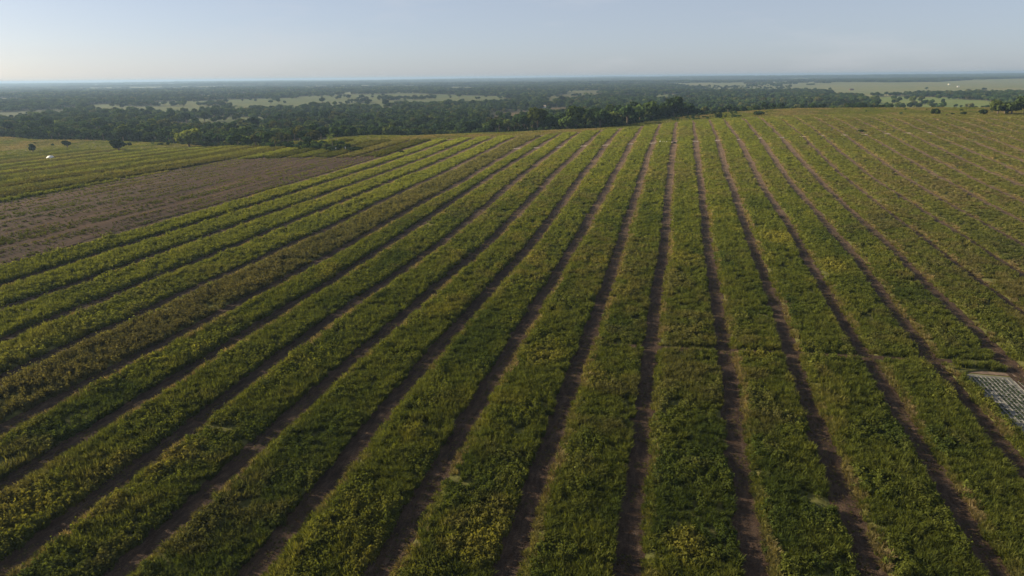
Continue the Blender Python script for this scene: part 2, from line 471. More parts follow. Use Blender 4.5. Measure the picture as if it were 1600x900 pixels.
# wood edge as the photograph shows it from left to right
EDGE = poly_px([(-120, 214), (0, 214), (60, 218), (130, 219), (250, 223), (300, 227), (380, 230), (450, 233), (550, 236)], None)
EDGE2 = [to_xy(u, l) for u, l in ((545, -285), (590, -285), (640, -260), (655, -205), (650, -160), (640, -110), (640, -72), (655, -50), (690, -38), (735, -20), (800, 10), (850, 60), (880, 120), (905, 200), (920, 300), (930, 420), (960, 620), (1000, 900), (-300, 1200), (-300, -900), (200, -800))]
FARM = np.vstack([EDGE, EDGE2])

CLEAR = [  # (polygon in the picture, colour of its growth)
    ([(-60, 176), (0, 175), (110, 167), (130, 172), (90, 184), (0, 193), (-60, 194)], (.06, .07, .026)),
    ([(120, 166), (180, 161), (330, 157), (500, 149), (640, 146), (760, 150), (805, 156), (795, 163), (650, 165), (560, 167), (480, 171), (440, 176), (360, 178), (290, 180), (220, 180), (150, 178)], (.082, .098, .032)),
    ([(250, 199), (290, 190), (360, 186), (400, 184), (455, 188), (410, 196), (330, 203), (270, 208)], (.075, .09, .026)),
    ([(755, 182), (800, 171), (880, 167), (905, 172), (860, 184), (800, 194), (760, 198)], (.085, .066, .036)),
    ([(848, 152), (900, 143), (947, 141), (932, 150), (890, 160), (850, 164)], (.085, .083, .03)),
    ([(1325, 153), (1400, 150.5), (1480, 152), (1560, 159), (1552, 172), (1525, 182), (1440, 184), (1400, 178), (1370, 162)], (.125, .15, .046)),
    ([(1225, 137.5), (1290, 132.5), (1400, 129), (1500, 126), (1600, 122.5), (1720, 120), (1720, 144), (1600, 147), (1540, 146), (1440, 148), (1350, 151), (1300, 150), (1285, 142)], (.135, .138, .066)),
    ([(1548, 121.6), (1600, 120.6), (1720, 119.5), (1720, 121), (1600, 122.2), (1550, 122.6)], (.17, .13, .09)),
    ([(690, 137), (750, 135.5), (752, 140), (696, 142)], (.12, .12, .05)),
    ([(1070, 131), (1112, 130), (1115, 134), (1080, 136)], (.12, .115, .05)),
    ([(186, 152), (240, 151), (236, 154), (190, 155)], (.12, .11, .05)),
]
CLEAR = [(poly_px(p), c) for p, c in CLEAR]
POND = spot(58, 154.5)

def cover_kind(x, y):
    """0 farm, 1 wood, 2.. clearing"""
    jx = 22 * (fbm(x / 60, y / 60, 31, 3) - .5); jy = 22 * (fbm(x / 60, y / 60, 37, 3) - .5)
    r = np.hypot(x, y); j = np.clip(r / 900, .6, 3)
    k = np.ones(np.shape(x), int)
    far = (fbm(x / 1500 + 4, y / 700, 51, 4) > .575) & (r > 2800)
    k[(fbm(x / 380 + 9, y / 230, 57, 4) > .615) & (r > 1000)] = 91
    k[far] = 90
    brk = fbm(x / 190 + 3, y / 150, 59, 3) < .30
    for i, (p, c) in enumerate(CLEAR): k[inside(p, x + jx * j, y + jy * j) & ~(brk & (i < 2))] = 2 + i
    k[inside(FARM, x + jx * .35, y + jy * .35)] = 0
    return k

# ------------------------------------------------------------------ ground sheet
fa = np.radians(np.linspace(-50, 50, 520)); ba = np.radians(np.linspace(50, 310, 70))[1:-1]
ANG = np.concatenate([fa, ba, [math.radians(310)]])
RAD = np.concatenate([[0.0], np.geomspace(12, 900, 210), np.geomspace(906, 24000, 330)])
A, Rr = np.meshgrid(ANG, RAD)
gx, gy = Rr * np.sin(A), Rr * np.cos(A)
gz = height(gx, gy)
ck = cover_kind(gx, gy)
col = np.zeros((*gx.shape, 4)); col[..., 3] = 1
col[..., :3] = (.035, .042, .018)
pn = fbm(gx / 120, gy / 60, 63, 4)[..., None]; pn = np.clip((pn - .3) * 2.5, 0, 1)
for i, (p, c) in enumerate(CLEAR):
    m_ = ck == 2 + i; c = np.array(c) * (.78 if i < 5 else .9)
    col[m_, :3] = (c * np.array([.82, .95, .8]) * (1 - pn) + c * np.array([1.12, 1.05, .9]) * pn)[m_]
col[ck == 90, :3] = (.10, .11, .048); col[ck == 91, :3] = (.075, .09, .03)
farm_n = fbm(gx / 40, gy / 40, 61, 4)[..., None]
farm_c = np.array([.125, .135, .042]) * (1 - farm_n) + np.array([.17, .15, .062]) * farm_n
m0 = ck == 0
col[m0, :3] = farm_c[m0]
verts = np.stack([gx, gy, gz], -1).reshape(-1, 3)
faces = grid_faces(len(RAD), len(ANG))[:, ::-1]
me = mesh_from('ground', verts, faces, [M_LAND], True)
ca = me.color_attributes.new('cover', 'FLOAT_COLOR', 'POINT'); ca.data.foreach_set('color', col.reshape(-1, 4).astype(np.float32).ravel())
tag(link('ground', me), kind='structure')

# pond far to the left
an = np.linspace(0, 2 * math.pi, 28, endpoint=False)
pr = 34 * (1 + .18 * np.sin(an * 3 + 1))
pz = height(*POND) + .35
pv = np.stack([POND[0] + pr * np.cos(an), POND[1] + pr * np.sin(an) * 1.8, np.full(28, pz)], 1)
tag(link('water', mesh_from('water', pv, [list(range(28))], [M_WATER])), kind='structure')

# ------------------------------------------------------------------ tracks between the crop strips
MEAS = {-12:[(147,-183),(330,-181)],-11:[(183,-169),(335,-168)],-10:[(189,-154),(339,-153)],-9:[(195,-138.5),(343,-139)],-8:[(108,-123),(201,-122.5),(347,-123)],
 -7:[(113,-106.5),(208,-105)],-6:[(118,-93),(212,-92.5),(353,-95),(468,-93)],-5:[(57,-78),(122,-79),(217,-76.5),(357,-79)],-4:[(61,-64),(127,-64),(222,-61),(361,-63),(483,-62.5)],
 -3:[(65,-48),(131,-49),(226,-46.5),(364,-48),(488,-48)],-2:[(69,-33),(136,-33.3),(230,-32.2),(367,-31.7),(491,-31.3),(651,-30)],-1:[(73,-17.5),(140,-17.4),(234,-17),(370,-17),(494,-16.8),(665,-15.3)],
 0:[(76,-2.8),(144,-3),(238,-2.4),(372,-2.5),(502,-2.5),(661,-1.5)],1:[(80,12.5),(148,12.6),(242,12.1),(375,12.3),(506,13),(662,12.7)],2:[(84,26.7),(151,27.3),(246,27.3),(377,27),(509,27.6),(649,27.4)],
 3:[(87,42.3),(155,42.5),(249,43),(380,42),(514,42.1),(650,40.4)],4:[(158,56.4),(253,58),(383,56.2),(521,57.3)],5:[(161,71.5),(256,72.6),(385,70.7),(528,72)],
 6:[(259,87.2),(387,84.5),(531,87.4)],7:[(262,102.2),(390,98),(535,101.2)],8:[(265,117.1),(392,114),(543,117.1)],9:[(554,131.8)],10:[(555,147)]}
def centre(k, u):
    m = MEAS.get(k)
    if m: base = np.interp(u, [a for a, _ in m], [b for _, b in m])
    else: base = np.full(np.shape(u), X0 + k * S_ROW)
    return base + 1.5 * (fbm(np.asarray(u) / 45, k * 3.7 + 0 * np.asarray(u), 71, 3) - .5)
def u_end(k): return float(np.interp(k, [-45, -20, -12, -8, -6, -4, -2, 0, 4, 10, 20, 34], [500, 500, 505, 545, 570, 600, 640, 672, 690, 715, 730, 730]))
def half_w(k, u):
    w0 = np.interp(u, [60, 150, 300, 480, 505, 520, 700], [1.62, 1.65, 1.8, 2.1, 2.25, 1.4, 1.25])
    if k > 5: w0 = w0 * .7
    if k < -12: w0 = w0 * .8
    return w0
BANK = lambda l: 503 + .37 * l - .0002 * l * l
K_MAIN = list(range(-12, 25)); K_LEFT = list(range(-35, -12))

def bed_h(u, left, l):
    h = np.interp(u, [60, 200, 400, 700], [.30, .36, .34, .25]) * (1 - .5 * sstep(60, 180, l))
    if left:
        x, y = to_xy(u, l + 6)
        h = np.where(inside(BROWN, x, y), .1, .45)
    return h
def ribbon(name, k, us, lo, hi, mat, dz, n=6, prof=None, parent=None, hmul=None):
    s = np.linspace(0, 1, n)
    L = lo[:, None] * (1 - s) + hi[:, None] * s; U = np.repeat(us[:, None], n, 1)
    x, y = to_xy(U, L); z = height(x, y) + dz
    if prof is not None: z = z + prof(s)[None, :] * (1 if hmul is None else hmul[:, None])
    return link(name, mesh_from(name, np.stack([x, y, z], -1).reshape(-1, 3), grid_faces(len(us), n)[:, ::-1], [mat], True), parent)

for k in K_LEFT + K_MAIN:
    ue = u_end(k)
    us = np.concatenate([np.arange(20, 230, 1.2), np.arange(230, ue, 4.0)]); c = centre(k, us); hw = half_w(k, us)
    ej = .35 * (fbm(us / 5, us * 0 + k, 81, 3) - .5)
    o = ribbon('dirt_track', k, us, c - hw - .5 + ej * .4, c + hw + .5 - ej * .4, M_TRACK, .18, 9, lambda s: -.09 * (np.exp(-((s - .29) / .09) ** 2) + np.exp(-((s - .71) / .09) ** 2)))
    ng = len(us); dz_ = (fbm(np.repeat(us, 9) / .9, np.tile(np.arange(9), ng) * 1.7 + k * 31, 83, 2) - .5) * .14
    co = np.empty(ng * 27, np.float32); o.data.vertices.foreach_get('co', co); co[2::3] += dz_; o.data.vertices.foreach_set('co', co)
    da = o.data.attributes.new('lighter', 'FLOAT', 'POINT'); da.data.foreach_set('value', np.repeat(np.clip(sstep(150, 430, us) - .15 * (k > 5) + .3 * (fbm(us / 30, us * 0 + k, 87, 3) - .5), 0, 1), 9).astype(np.float32))
    tag(o, kind='structure')

# ------------------------------------------------------------------ crop strips
ORD = ['first', 'second', 'third', 'fourth', 'fifth', 'sixth', 'seventh', 'eighth', 'ninth', 'tenth', 'eleventh', 'twelfth', 'thirteenth', 'fourteenth', 'fifteenth', 'sixteenth', 'seventeenth', 'eighteenth', 'nineteenth', 'twentieth']
def ordinal(n):
    if n <= 20: return ORD[n - 1]
    tens = {2: 'twenty', 3: 'thirty', 4: 'forty'}[n // 10]
    return {20: 'twentieth', 30: 'thirtieth', 40: 'fortieth'}[n] if n % 10 == 0 else tens + '-' + ORD[n % 10 - 1]

GREEN = np.array([.062, .078, .016]); LIME = np.array([.097, .108, .023]); YEL = np.array([.165, .150, .032]); BRN = np.array([.098, .080, .040]); DRK = np.array([.036, .055, .014]); DRY = np.array([.19, .145, .08])
def lerp(a, b, t): return a * (1 - t[:, None]) + b * t[:, None]

PU1 = to_ul(*spot(1540, 586))[0]; PL0, PL1 = 60.6, 70.4      # pale plot: far end, left and right side

def u_cross(l): return 145.8 + .12 * (l + 3) + .8 * (fbm(l / 5, l * 0, 5, 3) - .5)
def edge_n(k, u, s): return .65 * (fbm(u / 7, u * 0 + k * 5.3 + s, 173, 3) - .5) + .4 * (vnoise(u / 1.6, u * 0 + k * 3.1 + s, 179) - .5)
YSPOT = [(*to_ul(*spot(px, py)), r) for px, py, r in ((230, 735, 4.5), (150, 790, 3.5), (40, 800, 4), (850, 560, 4), (1070, 860, 2.5), (1065, 405, 5), (940, 412, 5), (830, 408, 5), (760, 850, 4), (590, 880, 3.5), (1180, 560, 3), (1300, 420, 5), (1220, 375, 6))]
def crop_points(k, kr, u0, u1, dens_mul=1.0, brown=None):
    if brown is not None: dens_mul = dens_mul * 1.4
    """plants of the strip between track k and track kr"""
    rng = np.random.default_rng(1000 + k)
    def dens(u): return np.interp(u, [30, 110, 180, 260, 380, 520, 720], [2.3, 2.1, 1.5, 1.0, .62, .42, .34]) * dens_mul
    out = []
    width = 12.5
    for a in np.arange(u0, u1, 10.0):
        b_ = min(a + 10, u1); n = rng.poisson(dens((a + b_) / 2) * width * (b_ - a))
        u = rng.uniform(a, b_, n); out.append(np.stack([u, rng.uniform(0, 1, n)], 1))
    q = np.concatenate(out); u, v = q[:, 0], q[:, 1]
    lo = centre(k, u) + half_w(k, u) + edge_n(k, u, 0); hi = centre(kr, u) - half_w(kr, u) - edge_n(kr, u, 7)
    l = lo + (hi - lo) * v
    x, y = to_xy(u, l); z = height(x, y)
    keep = in_view(x, y, z)
    # thin headland lines across the strips, and the bare plot
    cross = u_cross(l)
    if -1 <= k <= 5: keep &= ~((np.abs(u - cross) < 1.35) & (rng.uniform(size=len(u)) < .95))
    keep &= ~((np.abs(u - BANK(l)) < .8) & (rng.uniform(size=len(u)) < .6))
    if k == 4: keep &= ~((u < PU1 + 2.2) & (l > PL0 - .3))
    if k == 5: keep &= ~((u > PU1 - 3) & (u < PU1 + 2.5) & (l < 77))
    keep &= ~((fbm(u / 4.5, l / 3.5, 183, 3) < .27) & (rng.uniform(size=len(u)) < .85))
    if brown is not None: keep &= brown(u, l, x, y, rng)
    u, v, l, x, y, z, lo, hi = (a[keep] for a in (u, v, l, x, y, z, lo, hi)); n = len(u)
    e = np.minimum(l - lo, hi - l); left = l - lo
    n1 = fbm(u / 22, l / 14, 101, 3); n2 = fbm(u / 4.5, l / 4.5, 107, 3); n3 = fbm(u / 70, l / 40, 113, 3); n4 = vnoise(u / 1.7, l / 1.7, 119)
    yel = np.clip((n1 - .62) * 5, 0, .45) * np.clip((n2 - .42) * 4, 0, 1)
    yb = np.zeros(n)
    for (cu, cl, cr) in YSPOT: yb = np.maximum(yb, .75 * np.clip(1.5 - np.hypot((u - cu) * .7, l - cl) / cr + 1.2 * (n2 - .5), 0, 1))
    yel = np.maximum(yel, yb)
    brn = np.clip((n3 * .55 + n2 * .45 - .53) * 5, 0, .75)
    far = sstep(170, 420, u); right = sstep(30, 170, l)
    tint = lerp(np.tile(GREEN, (n, 1)), np.tile(LIME, (n, 1)), np.clip(n4 * .8 + far * .5, 0, 1))
    tint = lerp(tint, np.tile(DRK, (n, 1)), np.clip((.42 - n1) * 4, 0, .7) * (1 - far * .6))
    tint = lerp(tint, np.tile(YEL, (n, 1)), yel * .8)
    tint = lerp(tint, np.tile(BRN, (n, 1)), np.clip(brn * .6 + .44 * right * (.3 + n2), 0, .85))
    if k == -8: tint = lerp(tint, np.tile(np.array([.085, .076, .036]), (n, 1)), np.full(n, .7))
    if k in (-12, -11, -10, -9): tint = lerp(tint, np.tile(LIME * 1.05, (n, 1)), np.full(n, .5)) * 1.12
    edge = (left < 1.5) & (rng.uniform(size=n) < .85)
    tint[edge] = lerp(np.tile(LIME * 1.1, (n, 1)), np.tile(DRY, (n, 1)), np.clip((fbm(u / 9, l * 0 + k, 131, 3) - .3) * 2 + .25 * right, 0, .85))[edge]
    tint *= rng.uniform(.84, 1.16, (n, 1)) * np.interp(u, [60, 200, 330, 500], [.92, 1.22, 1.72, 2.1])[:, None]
    kind_n = fbm(u / 9, l / 6, 137 + k, 2)
    lf = .09 * (k <= -5)
    idx = np.where(kind_n + lf > .66, rng.integers(0, 4, n), np.where(kind_n + lf > .58, rng.integers(4, 7, n), rng.integers(7, 11, n)))
    idx[yb > .3] = rng.integers(0, 4, int((yb > .3).sum()))
    idx[edge] = rng.integers(7, 11, edge.sum())
    if k == -8: idx = np.where(rng.uniform(size=n) < .6, rng.integers(4, 7, n), rng.integers(7, 11, n))
    size = rng.uniform(.75, 1.3, n) * (.8 + .5 * n2) * np.interp(u, [60, 180, 380, 720], [1.0, 1.12, 1.45, 1.75])
    hgt = np.interp(u, [60, 180, 380, 720], [1.15, 1.0, .66, .5]) * (1 - .42 * right) * (.5 + .5 * np.clip(left / 1.4, 0, 1)) * (.75 + .6 * n1) * 1.06
    hgt[edge] *= .8
    sc3 = np.stack([size, size, size * hgt], 1)
    l = np.clip(l, lo + .3 * size, hi - .3 * size); x, y = to_xy(u, l)
    rot = np.stack([rng.normal(0, .12, n), rng.normal(0, .12, n), rng.uniform(0, 6.28, n)], 1)
    return np.stack([x, y, z + .05 + .75 * bed_h(u, brown is not None, lo) * np.clip(np.minimum(e, 1.0), 0, 1)], 1), rot, sc3, idx, tint

def strip(k, kr, label, group, u0, ue, dens_mul=1.0, brown=None, mat=None):
    us = np.arange(u0, ue, 4.0)
    lo = centre(k, us) + half_w(k, us) + .15; hi = centre(kr, us) - half_w(kr, us) - .15
    if k == 4:
        hi = np.where(us < PU1 + 2, np.minimum(hi, PL0 - .3), hi)
    ej = .1 * (fbm(us / 4, us * 0 + k, 91, 3) - .5)
    root = ribbon('crop_strip', k, us, lo + ej, hi - ej, mat or M_BED, .02, 14, lambda s: np.clip(np.minimum(s, 1 - s) * 12, 0, 1), hmul=bed_h(us, brown is not None, lo))
    tag(root, label, 'crop strip', group)
    P, rot, s3, idx, tint = crop_points(k, kr, u0, ue, dens_mul, brown)
    if brown is not None and len(P):
        rs = np.random.default_rng(500 + k); inb = inside(BROWN, P[:, 0], P[:, 1])
        P[inb, 2] += .28; s3[inb] *= np.array([.45, .45, .3]); tint[inb] *= .85; s3[~inb] *= np.array([.9, .9, 1.1])
        tint[~inb] *= rs.uniform(.4, .58) if k % 2 else rs.uniform(.9, 1.1); q = rs.uniform(0, .5)  # every other strip tinted darker, in place of the shadow lines between rows
        tint[~inb] = tint[~inb] * (1 - q) + q * (BRN * 1.1 if rs.uniform() < .45 else LIME)
    if len(P): scatter('plants', P, rot, s3, idx, tint, LIB_TUFT, root)
    return root

look = {-12: 'bright green bushy crop strip bordering the bare brown field', -8: 'olive brown dried looking crop strip, fourth past the field-edge strip beside brown field',
        4: 'crop strip cut short in front by the pale gridded plot at right'}
for k in K_MAIN[:-1]:
    nn = k + 13
    side = 'leafy green' if k < -3 else ('green grassy' if k < 6 else 'low brownish green')
    lab = look.get(k) or '%s crop strip, %s counting rightward from the brown field' % (side, ordinal(nn))
    strip(k, k + 1, lab, 'crop strips between the dirt tracks', 24, u_end(k))

# narrow headland path across six strips
for k in range(-1, 5):
    ls = np.linspace(float(centre(k, np.array([148.]))[0]) + 1.6, min(float(centre(k + 1, np.array([148.]))[0]) - 1.6, 60.2), 14); wp = 1.0 + .4 * (fbm(ls / 2, ls * 0 + 3, 88, 2) - .5)
    rows = [u_cross(ls) - wp, u_cross(ls) - wp * .3, u_cross(ls) + wp * .3, u_cross(ls) + wp]
    U_ = np.stack(rows, 1); L_ = np.repeat(ls[:, None], 4, 1); x, y = to_xy(U_, L_)
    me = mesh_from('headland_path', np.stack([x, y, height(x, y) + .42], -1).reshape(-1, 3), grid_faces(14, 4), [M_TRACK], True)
    tag(link('headland_path', me), kind='structure')

# stray weeds and litter on the tracks
rng = np.random.default_rng(66); PP = []
for k in range(-10, 6):
    n = 2400; u = 40 + 250 * rng.uniform(size=n) ** 1.2; hw = half_w(k, u); q = rng.normal(0, .22, n); q = np.where(rng.uniform(size=n) < .55, q, np.sign(q) * rng.uniform(.6, 1.1, n))
    l = centre(k, u) + q * hw; g = fbm(u / 9, l * 0 + k, 191, 3) > .46
    PP.append(np.stack([u[g], l[g]], 1))
PP = np.concatenate(PP); x, y = to_xy(PP[:, 0], PP[:, 1]); z = height(x, y); g = in_view(x, y, z); x, y, z = x[g], y[g], z[g]; n = len(x)
s_ = rng.uniform(.14, .42, n); tt = lerp(np.tile(GREEN, (n, 1)), np.tile(DRY * .7, (n, 1)), rng.uniform(0, 1, n))
o = scatter('track_weeds', np.stack([x, y, z + .05], 1), np.stack([np.zeros(n), np.zeros(n), rng.uniform(0, 6.28, n)], 1), np.stack([s_, s_, s_ * .7], 1), rng.integers(0, 11, n), tt, LIB_TUFT)
tag(o, 'sparse weeds and litter growing on the dirt tracks', 'weeds', kind='stuff')

# rows beyond the brown field, far left
def not_brown(u, l, x, y, rng):
    jit = 10 * (fbm(u / 30, l / 12, 151, 3) - .5)
    bx = inside(BROWN, x + jit, y + jit)
    row = np.abs(((l - X0) / S_ROW + .5) % 1 - .5) * S_ROW        # distance from a row line
    weeds = (row < 3.0) & (fbm(u / 22, l / 15, 157, 3) > .34)
    row5 = np.abs(((l - X0) / 3.75 + .5) % 1 - .5) * 3.75
    weeds |= (row5 < .45) & (fbm(u / 18, l / 3, 163, 3) > .36)
    q = fbm(u / 30, l / 6, 161, 4)
    patch = np.clip((q - .54) * 4.0, .07, .7)
    return (~bx) | (rng.uniform(size=len(u)) < np.where(weeds, .75, patch))
ks = list(range(-13, -36, -1))
for i, k in enumerate(ks):
    if i < 7: lab = 'weedy line of growth crossing the bare brown field, %s from its right edge' % ordinal(i + 1)
    else: lab = 'low green crop strip beyond the brown field, %s counting toward the left wood' % ordinal(i - 6)
    strip(k, k + 1, lab, 'low crop strips at far left', 60, u_end(k), .8, not_brown, M_PLOUGH if i < 9 else M_BED)

# ploughed field: furrows
us = np.arange(60, 520, 4.0)
xs, ys, zs = [], [], []
Lg = np.arange(X0 - 12 * S_ROW - .4, X0 - 12 * S_ROW - 175, -1.1)
U, Lm = np.meshgrid(us, Lg, indexing='ij')
x, y = to_xy(U, Lm)
ins = inside(BROWN, x, y)
fz = height(x, y) + .24 + np.where(np.arange(len(Lg)) % 2 == 0, .16, 0)[None, :] + .1 * (fbm(U / 6, Lm / 2, 171, 2) - .5)
fcs = grid_faces(len(us), len(Lg)); im = ins.ravel()
fcs = fcs[im[fcs].all(1)]
used = np.unique(fcs); remap = np.zeros(im.size, int); remap[used] = np.arange(len(used))
vv = np.stack([x, y, fz], -1).reshape(-1, 3)[used]
tag(link('ploughed_field', mesh_from('ploughed_field', vv, remap[fcs], [M_PLOUGH], False)), kind='structure')
print('instances after crops', TOTAL_INST[0])

# ------------------------------------------------------------------ rough grass on the farm outside the strips
def farm_grass():
    rng = np.random.default_rng(77)
    n = 150000
    r = np.sqrt(rng.uniform(300 ** 2, 960 ** 2, n)); a = np.radians(rng.uniform(-43, 43, n))
    x, y = r * np.sin(a), r * np.cos(a); u, l = to_ul(x, y)
    kf = (l - X0) / S_ROW
    ue = np.interp(kf, [-45, -20, -12, -8, -6, -4, -2, 0, 4, 10, 20, 34], [500, 500, 505, 545, 570, 600, 640, 672, 690, 715, 730, 730])
    keep = (cover_kind(x, y) == 0) & ((u > ue - 2) | (kf < -35) | (kf > 24)) & (u < 860)
    u, l, x, y = u[keep], l[keep], x[keep], y[keep]; n = len(u)
    n1 = fbm(u / 60, l / 25, 201, 4); n2 = fbm(u / 12, l / 12, 207, 3)
    tint = lerp(np.tile(LIME, (n, 1)), np.tile(DRY * .85, (n, 1)), np.clip((n1 - .35) * 2.2, 0, .8))
    tint = lerp(tint, np.tile(GREEN, (n, 1)), np.clip((n2 - .5) * 3, 0, .8)) * rng.uniform(.8, 1.2, (n, 1)) * 1.6
    idx = np.where(n2 > .55, rng.integers(0, 4, n), rng.integers(7, 11, n))
    s = rng.uniform(1.0, 1.9, n)
    sc3 = np.stack([s, s, s * .55], 1)
    rot = np.stack([np.zeros(n), np.zeros(n), rng.uniform(0, 6.28, n)], 1)
    o = scatter('rough_grass', np.stack([x, y, height(x, y)], 1), rot, sc3, idx, tint, LIB_TUFT)
    tag(o, 'rough grass growing on the crest beyond the crop strips', 'grass', kind='stuff')
farm_grass()

# ------------------------------------------------------------------ woods
TG = [np.array(c) for c in ((.031, .053, .017), (.042, .064, .018), (.025, .045, .018), (.062, .080, .022), (.034, .057, .023), (.066, .070, .024))]
def wood_points(r0, r1, spacing, seed):
    rng = np.random.default_rng(seed)
    area = math.radians(86) / 2 * (r1 ** 2 - r0 ** 2); n = int(area / spacing ** 2)
    r = np.sqrt(rng.uniform(r0 ** 2, r1 ** 2, n)); a = rng.uniform(math.radians(-43), math.radians(43), n)
    x, y = r * np.sin(a), r * np.cos(a)
    k = cover_kind(x, y)
    dens = np.where(k == 1, np.clip((fbm(x / 130, y / 130, 301, 3) - .22) * 6, .12, 1), np.where(k == 0, 0, np.where(k >= 90, .05, np.where(k == 8, .0004, .05 * (fbm(x / 90, y / 90, 341, 3) > .56) + .002))))
    keep = rng.uniform(size=n) < dens
    x, y = x[keep], y[keep]
    return x, y, height(x, y), rng
def drop_close(x, y, dmin, cell):
    """keep trees from standing in each other"""
    seen = {}; keep = np.zeros(len(x), bool)
    for i in range(len(x)):
        c = (int(x[i] // cell), int(y[i] // cell)); ok = True
        for dx in (-1, 0, 1):
            for dy in (-1, 0, 1):
                for j in seen.get((c[0] + dx, c[1] + dy), ()):
                    if (x[i] - x[j]) ** 2 + (y[i] - y[j]) ** 2 < dmin * dmin: ok = False; break
                if not ok: break
            if not ok: break
        if ok: keep[i] = True; seen.setdefault(c, []).append(i)
    return keep
def tree_tint(x, y, rng):
    n = len(x); g = np.array(TG)[rng.choice(6, n, p=[.26, .22, .2, .12, .14, .06])]
    big = fbm(x / 220, y / 220, 311, 3)
    return g * (.7 + .6 * big)[:, None] * rng.uniform(.62, 1.5, (n, 1))

x, y, z, rng = wood_points(480, 1700, 6.6, 41)
for px_, py_, rad_ in ((296, 227, 15), (296, 230, 12), (185, 237, 10), (1558, 179, 9), (1580, 179.5, 9), (1602, 180, 9)):
    ox, oy = spot(px_, py_); far_ = np.hypot(x - ox, y - oy) > rad_; x, y, z = x[far_], y[far_], z[far_]
kp = drop_close(x, y, 6.3, 6.5); x, y, z = x[kp], y[kp], z[kp]; n = len(x)
palmy = fbm(x / 160, y / 160, 321, 3)
idx = np.where(rng.uniform(size=n) < np.clip((palmy - .45) * 1.6, .03, .45), rng.integers(6, 8, n), rng.choice(6, n, p=[.22, .18, .18, .17, .1, .15]))
scl = rng.uniform(.75, 1.4, n) * (.85 + .35 * fbm(x / 90, y / 90, 331, 2))
lz, ll = to_ul(x, y)
copse = (lz > 620) & (lz < 830) & (ll > -150) & (ll < 20)
scl *= np.where(rng.uniform(size=n) < .07, 1.3, 1.0)
scl[copse] *= 1.35
belt = (lz > 780) & (lz < 1150) & (ll > 10) & (ll < 420); scl[belt] = np.minimum(scl[belt], 1.15) * .85
tint = tree_tint(x, y, rng); rotz = rng.uniform(0, 6.28, n)
Hs = np.array([s[3] for s in SPECIES])[idx] * scl
# which of them show largest: walk outwards, keep the skyline of what stands nearer in each direction
pxs, pyt = project(x, y, z + Hs); _, pyb = project(x, y, z)
order = np.argsort(np.hypot(x, y))
bins = 400; sky_line = np.full(bins, 1e9)
terr = np.full(bins, 1e9); show = np.zeros(n)
# skyline of the ground itself
for bi in range(bins):
    d = ray((bi + .5) * 4, 200); rr = np.arange(300, 1000, 8.0)
    _, py = project(d[0] * rr, d[1] * rr, height(d[0] * rr, d[1] * rr)); terr[bi] = py.min()
for i in order:
    bi = int(pxs[i] // 4)
    if not 0 <= bi < bins: continue
    r = math.hypot(x[i], y[i])
    lim = min(sky_line[bi], terr[bi] if r > 700 else 1e9, pyb[i])
    show[i] = max(0, lim - pyt[i]) * (pyb[i] - pyt[i])
    hw = max(0, int(3.5 * F_PX / r / 4))
    sky_line[max(0, bi - hw):bi + hw + 1] = np.minimum(sky_line[max(0, bi - hw):bi + hw + 1], pyt[i] + (pyb[i] - pyt[i]) * .25)
single = np.zeros(n, bool); single[np.argsort(-show)[:290]] = True
rest = ~single
fo = scatter('forest', np.stack([x, y, z - .1], 1)[rest], np.stack([np.zeros(n), np.zeros(n), rotz], 1)[rest], np.stack([scl, scl, scl], 1)[rest], idx[rest], tint[rest], LIB_TREE)
tag(fo, 'dense mixed wood filling the valley beyond the farm', 'forest', kind='stuff')

def put_tree(name, i_sp, loc, s, rz, tint, label, cat, group, sz=None):
    e = empty(name, loc, rz); e.scale = (s, s, sz or s)
    c = link('crown', CROWNS[i_sp], e); c['tint'] = [float(v) for v in tint]
    link('trunk', TRUNKS[i_sp], e)
    return tag(e, label, cat, group)
for i in np.nonzero(single)[0]:
    p = pxs[i]; palm = idx[i] >= 6
    where = ('left wood beyond the white heap' if p < 150 else ('left wood around the yellow-green tree' if p < 400 else 'left wood above the brown field tip')) if p < 580 else ('wood behind the grassy rise' if p < 800 else (('left shoulder of the centre copse' if p < 900 else ('middle of the centre copse' if p < 985 else 'right end of the centre copse')) if p < 1080 else ('wood behind the right crest' if p < 1480 else 'far right clump')))
    bright = tint[i].sum() > .15
    kind = 'palm' if palm else ('pale green tree' if bright else 'dark green tree')
    hh = 'very tall ' if Hs[i] > 15 else ('tall ' if Hs[i] > 11.5 else ('middling ' if Hs[i] > 8.5 else 'small '))
    lab = '%s%s in the %s' % (hh, 'palm with drooping fronds' if palm else kind, where)
    put_tree('palm_tree' if palm else 'broadleaf_tree', int(idx[i]), (x[i], y[i], z[i] - .1), scl[i], rotz[i], tint[i], lab, 'tree', ('palms' if palm else 'trees') + ' in the ' + where)

# farther woods
x, y, z, rng = wood_points(1700, 3800, 10.5, 43); n = len(x)
scl = rng.uniform(1.0, 1.5, n)
fo = scatter('distant_forest', np.stack([x, y, z - .1], 1), np.stack([np.zeros(n), np.zeros(n), rng.uniform(0, 6.28, n)], 1), np.stack([scl * 1.15, scl * 1.15, scl * .9], 1), rng.choice(6, n), tree_tint(x, y, rng), LIB_TREE)
tag(fo, 'distant woods across the hazy plain', 'forest', kind='stuff')
x, y, z, rng = wood_points(3800, 16000, 52, 47); n = len(x)
scl = np.interp(np.hypot(x, y), [3800, 16000], [1.0, 1.7]) * rng.uniform(.85, 1.2, n)
fo = scatter('horizon_forest', np.stack([x, y, z - .5], 1), np.stack([np.zeros(n), np.zeros(n), rng.uniform(0, 6.28, n)], 1), np.stack([scl, scl, scl * rng.uniform(.7, 1.2, n)], 1), rng.choice(5, n), tree_tint(x, y, rng), LIB_STAND)
tag(fo, 'hazy woods along the horizon', 'forest', kind='stuff')

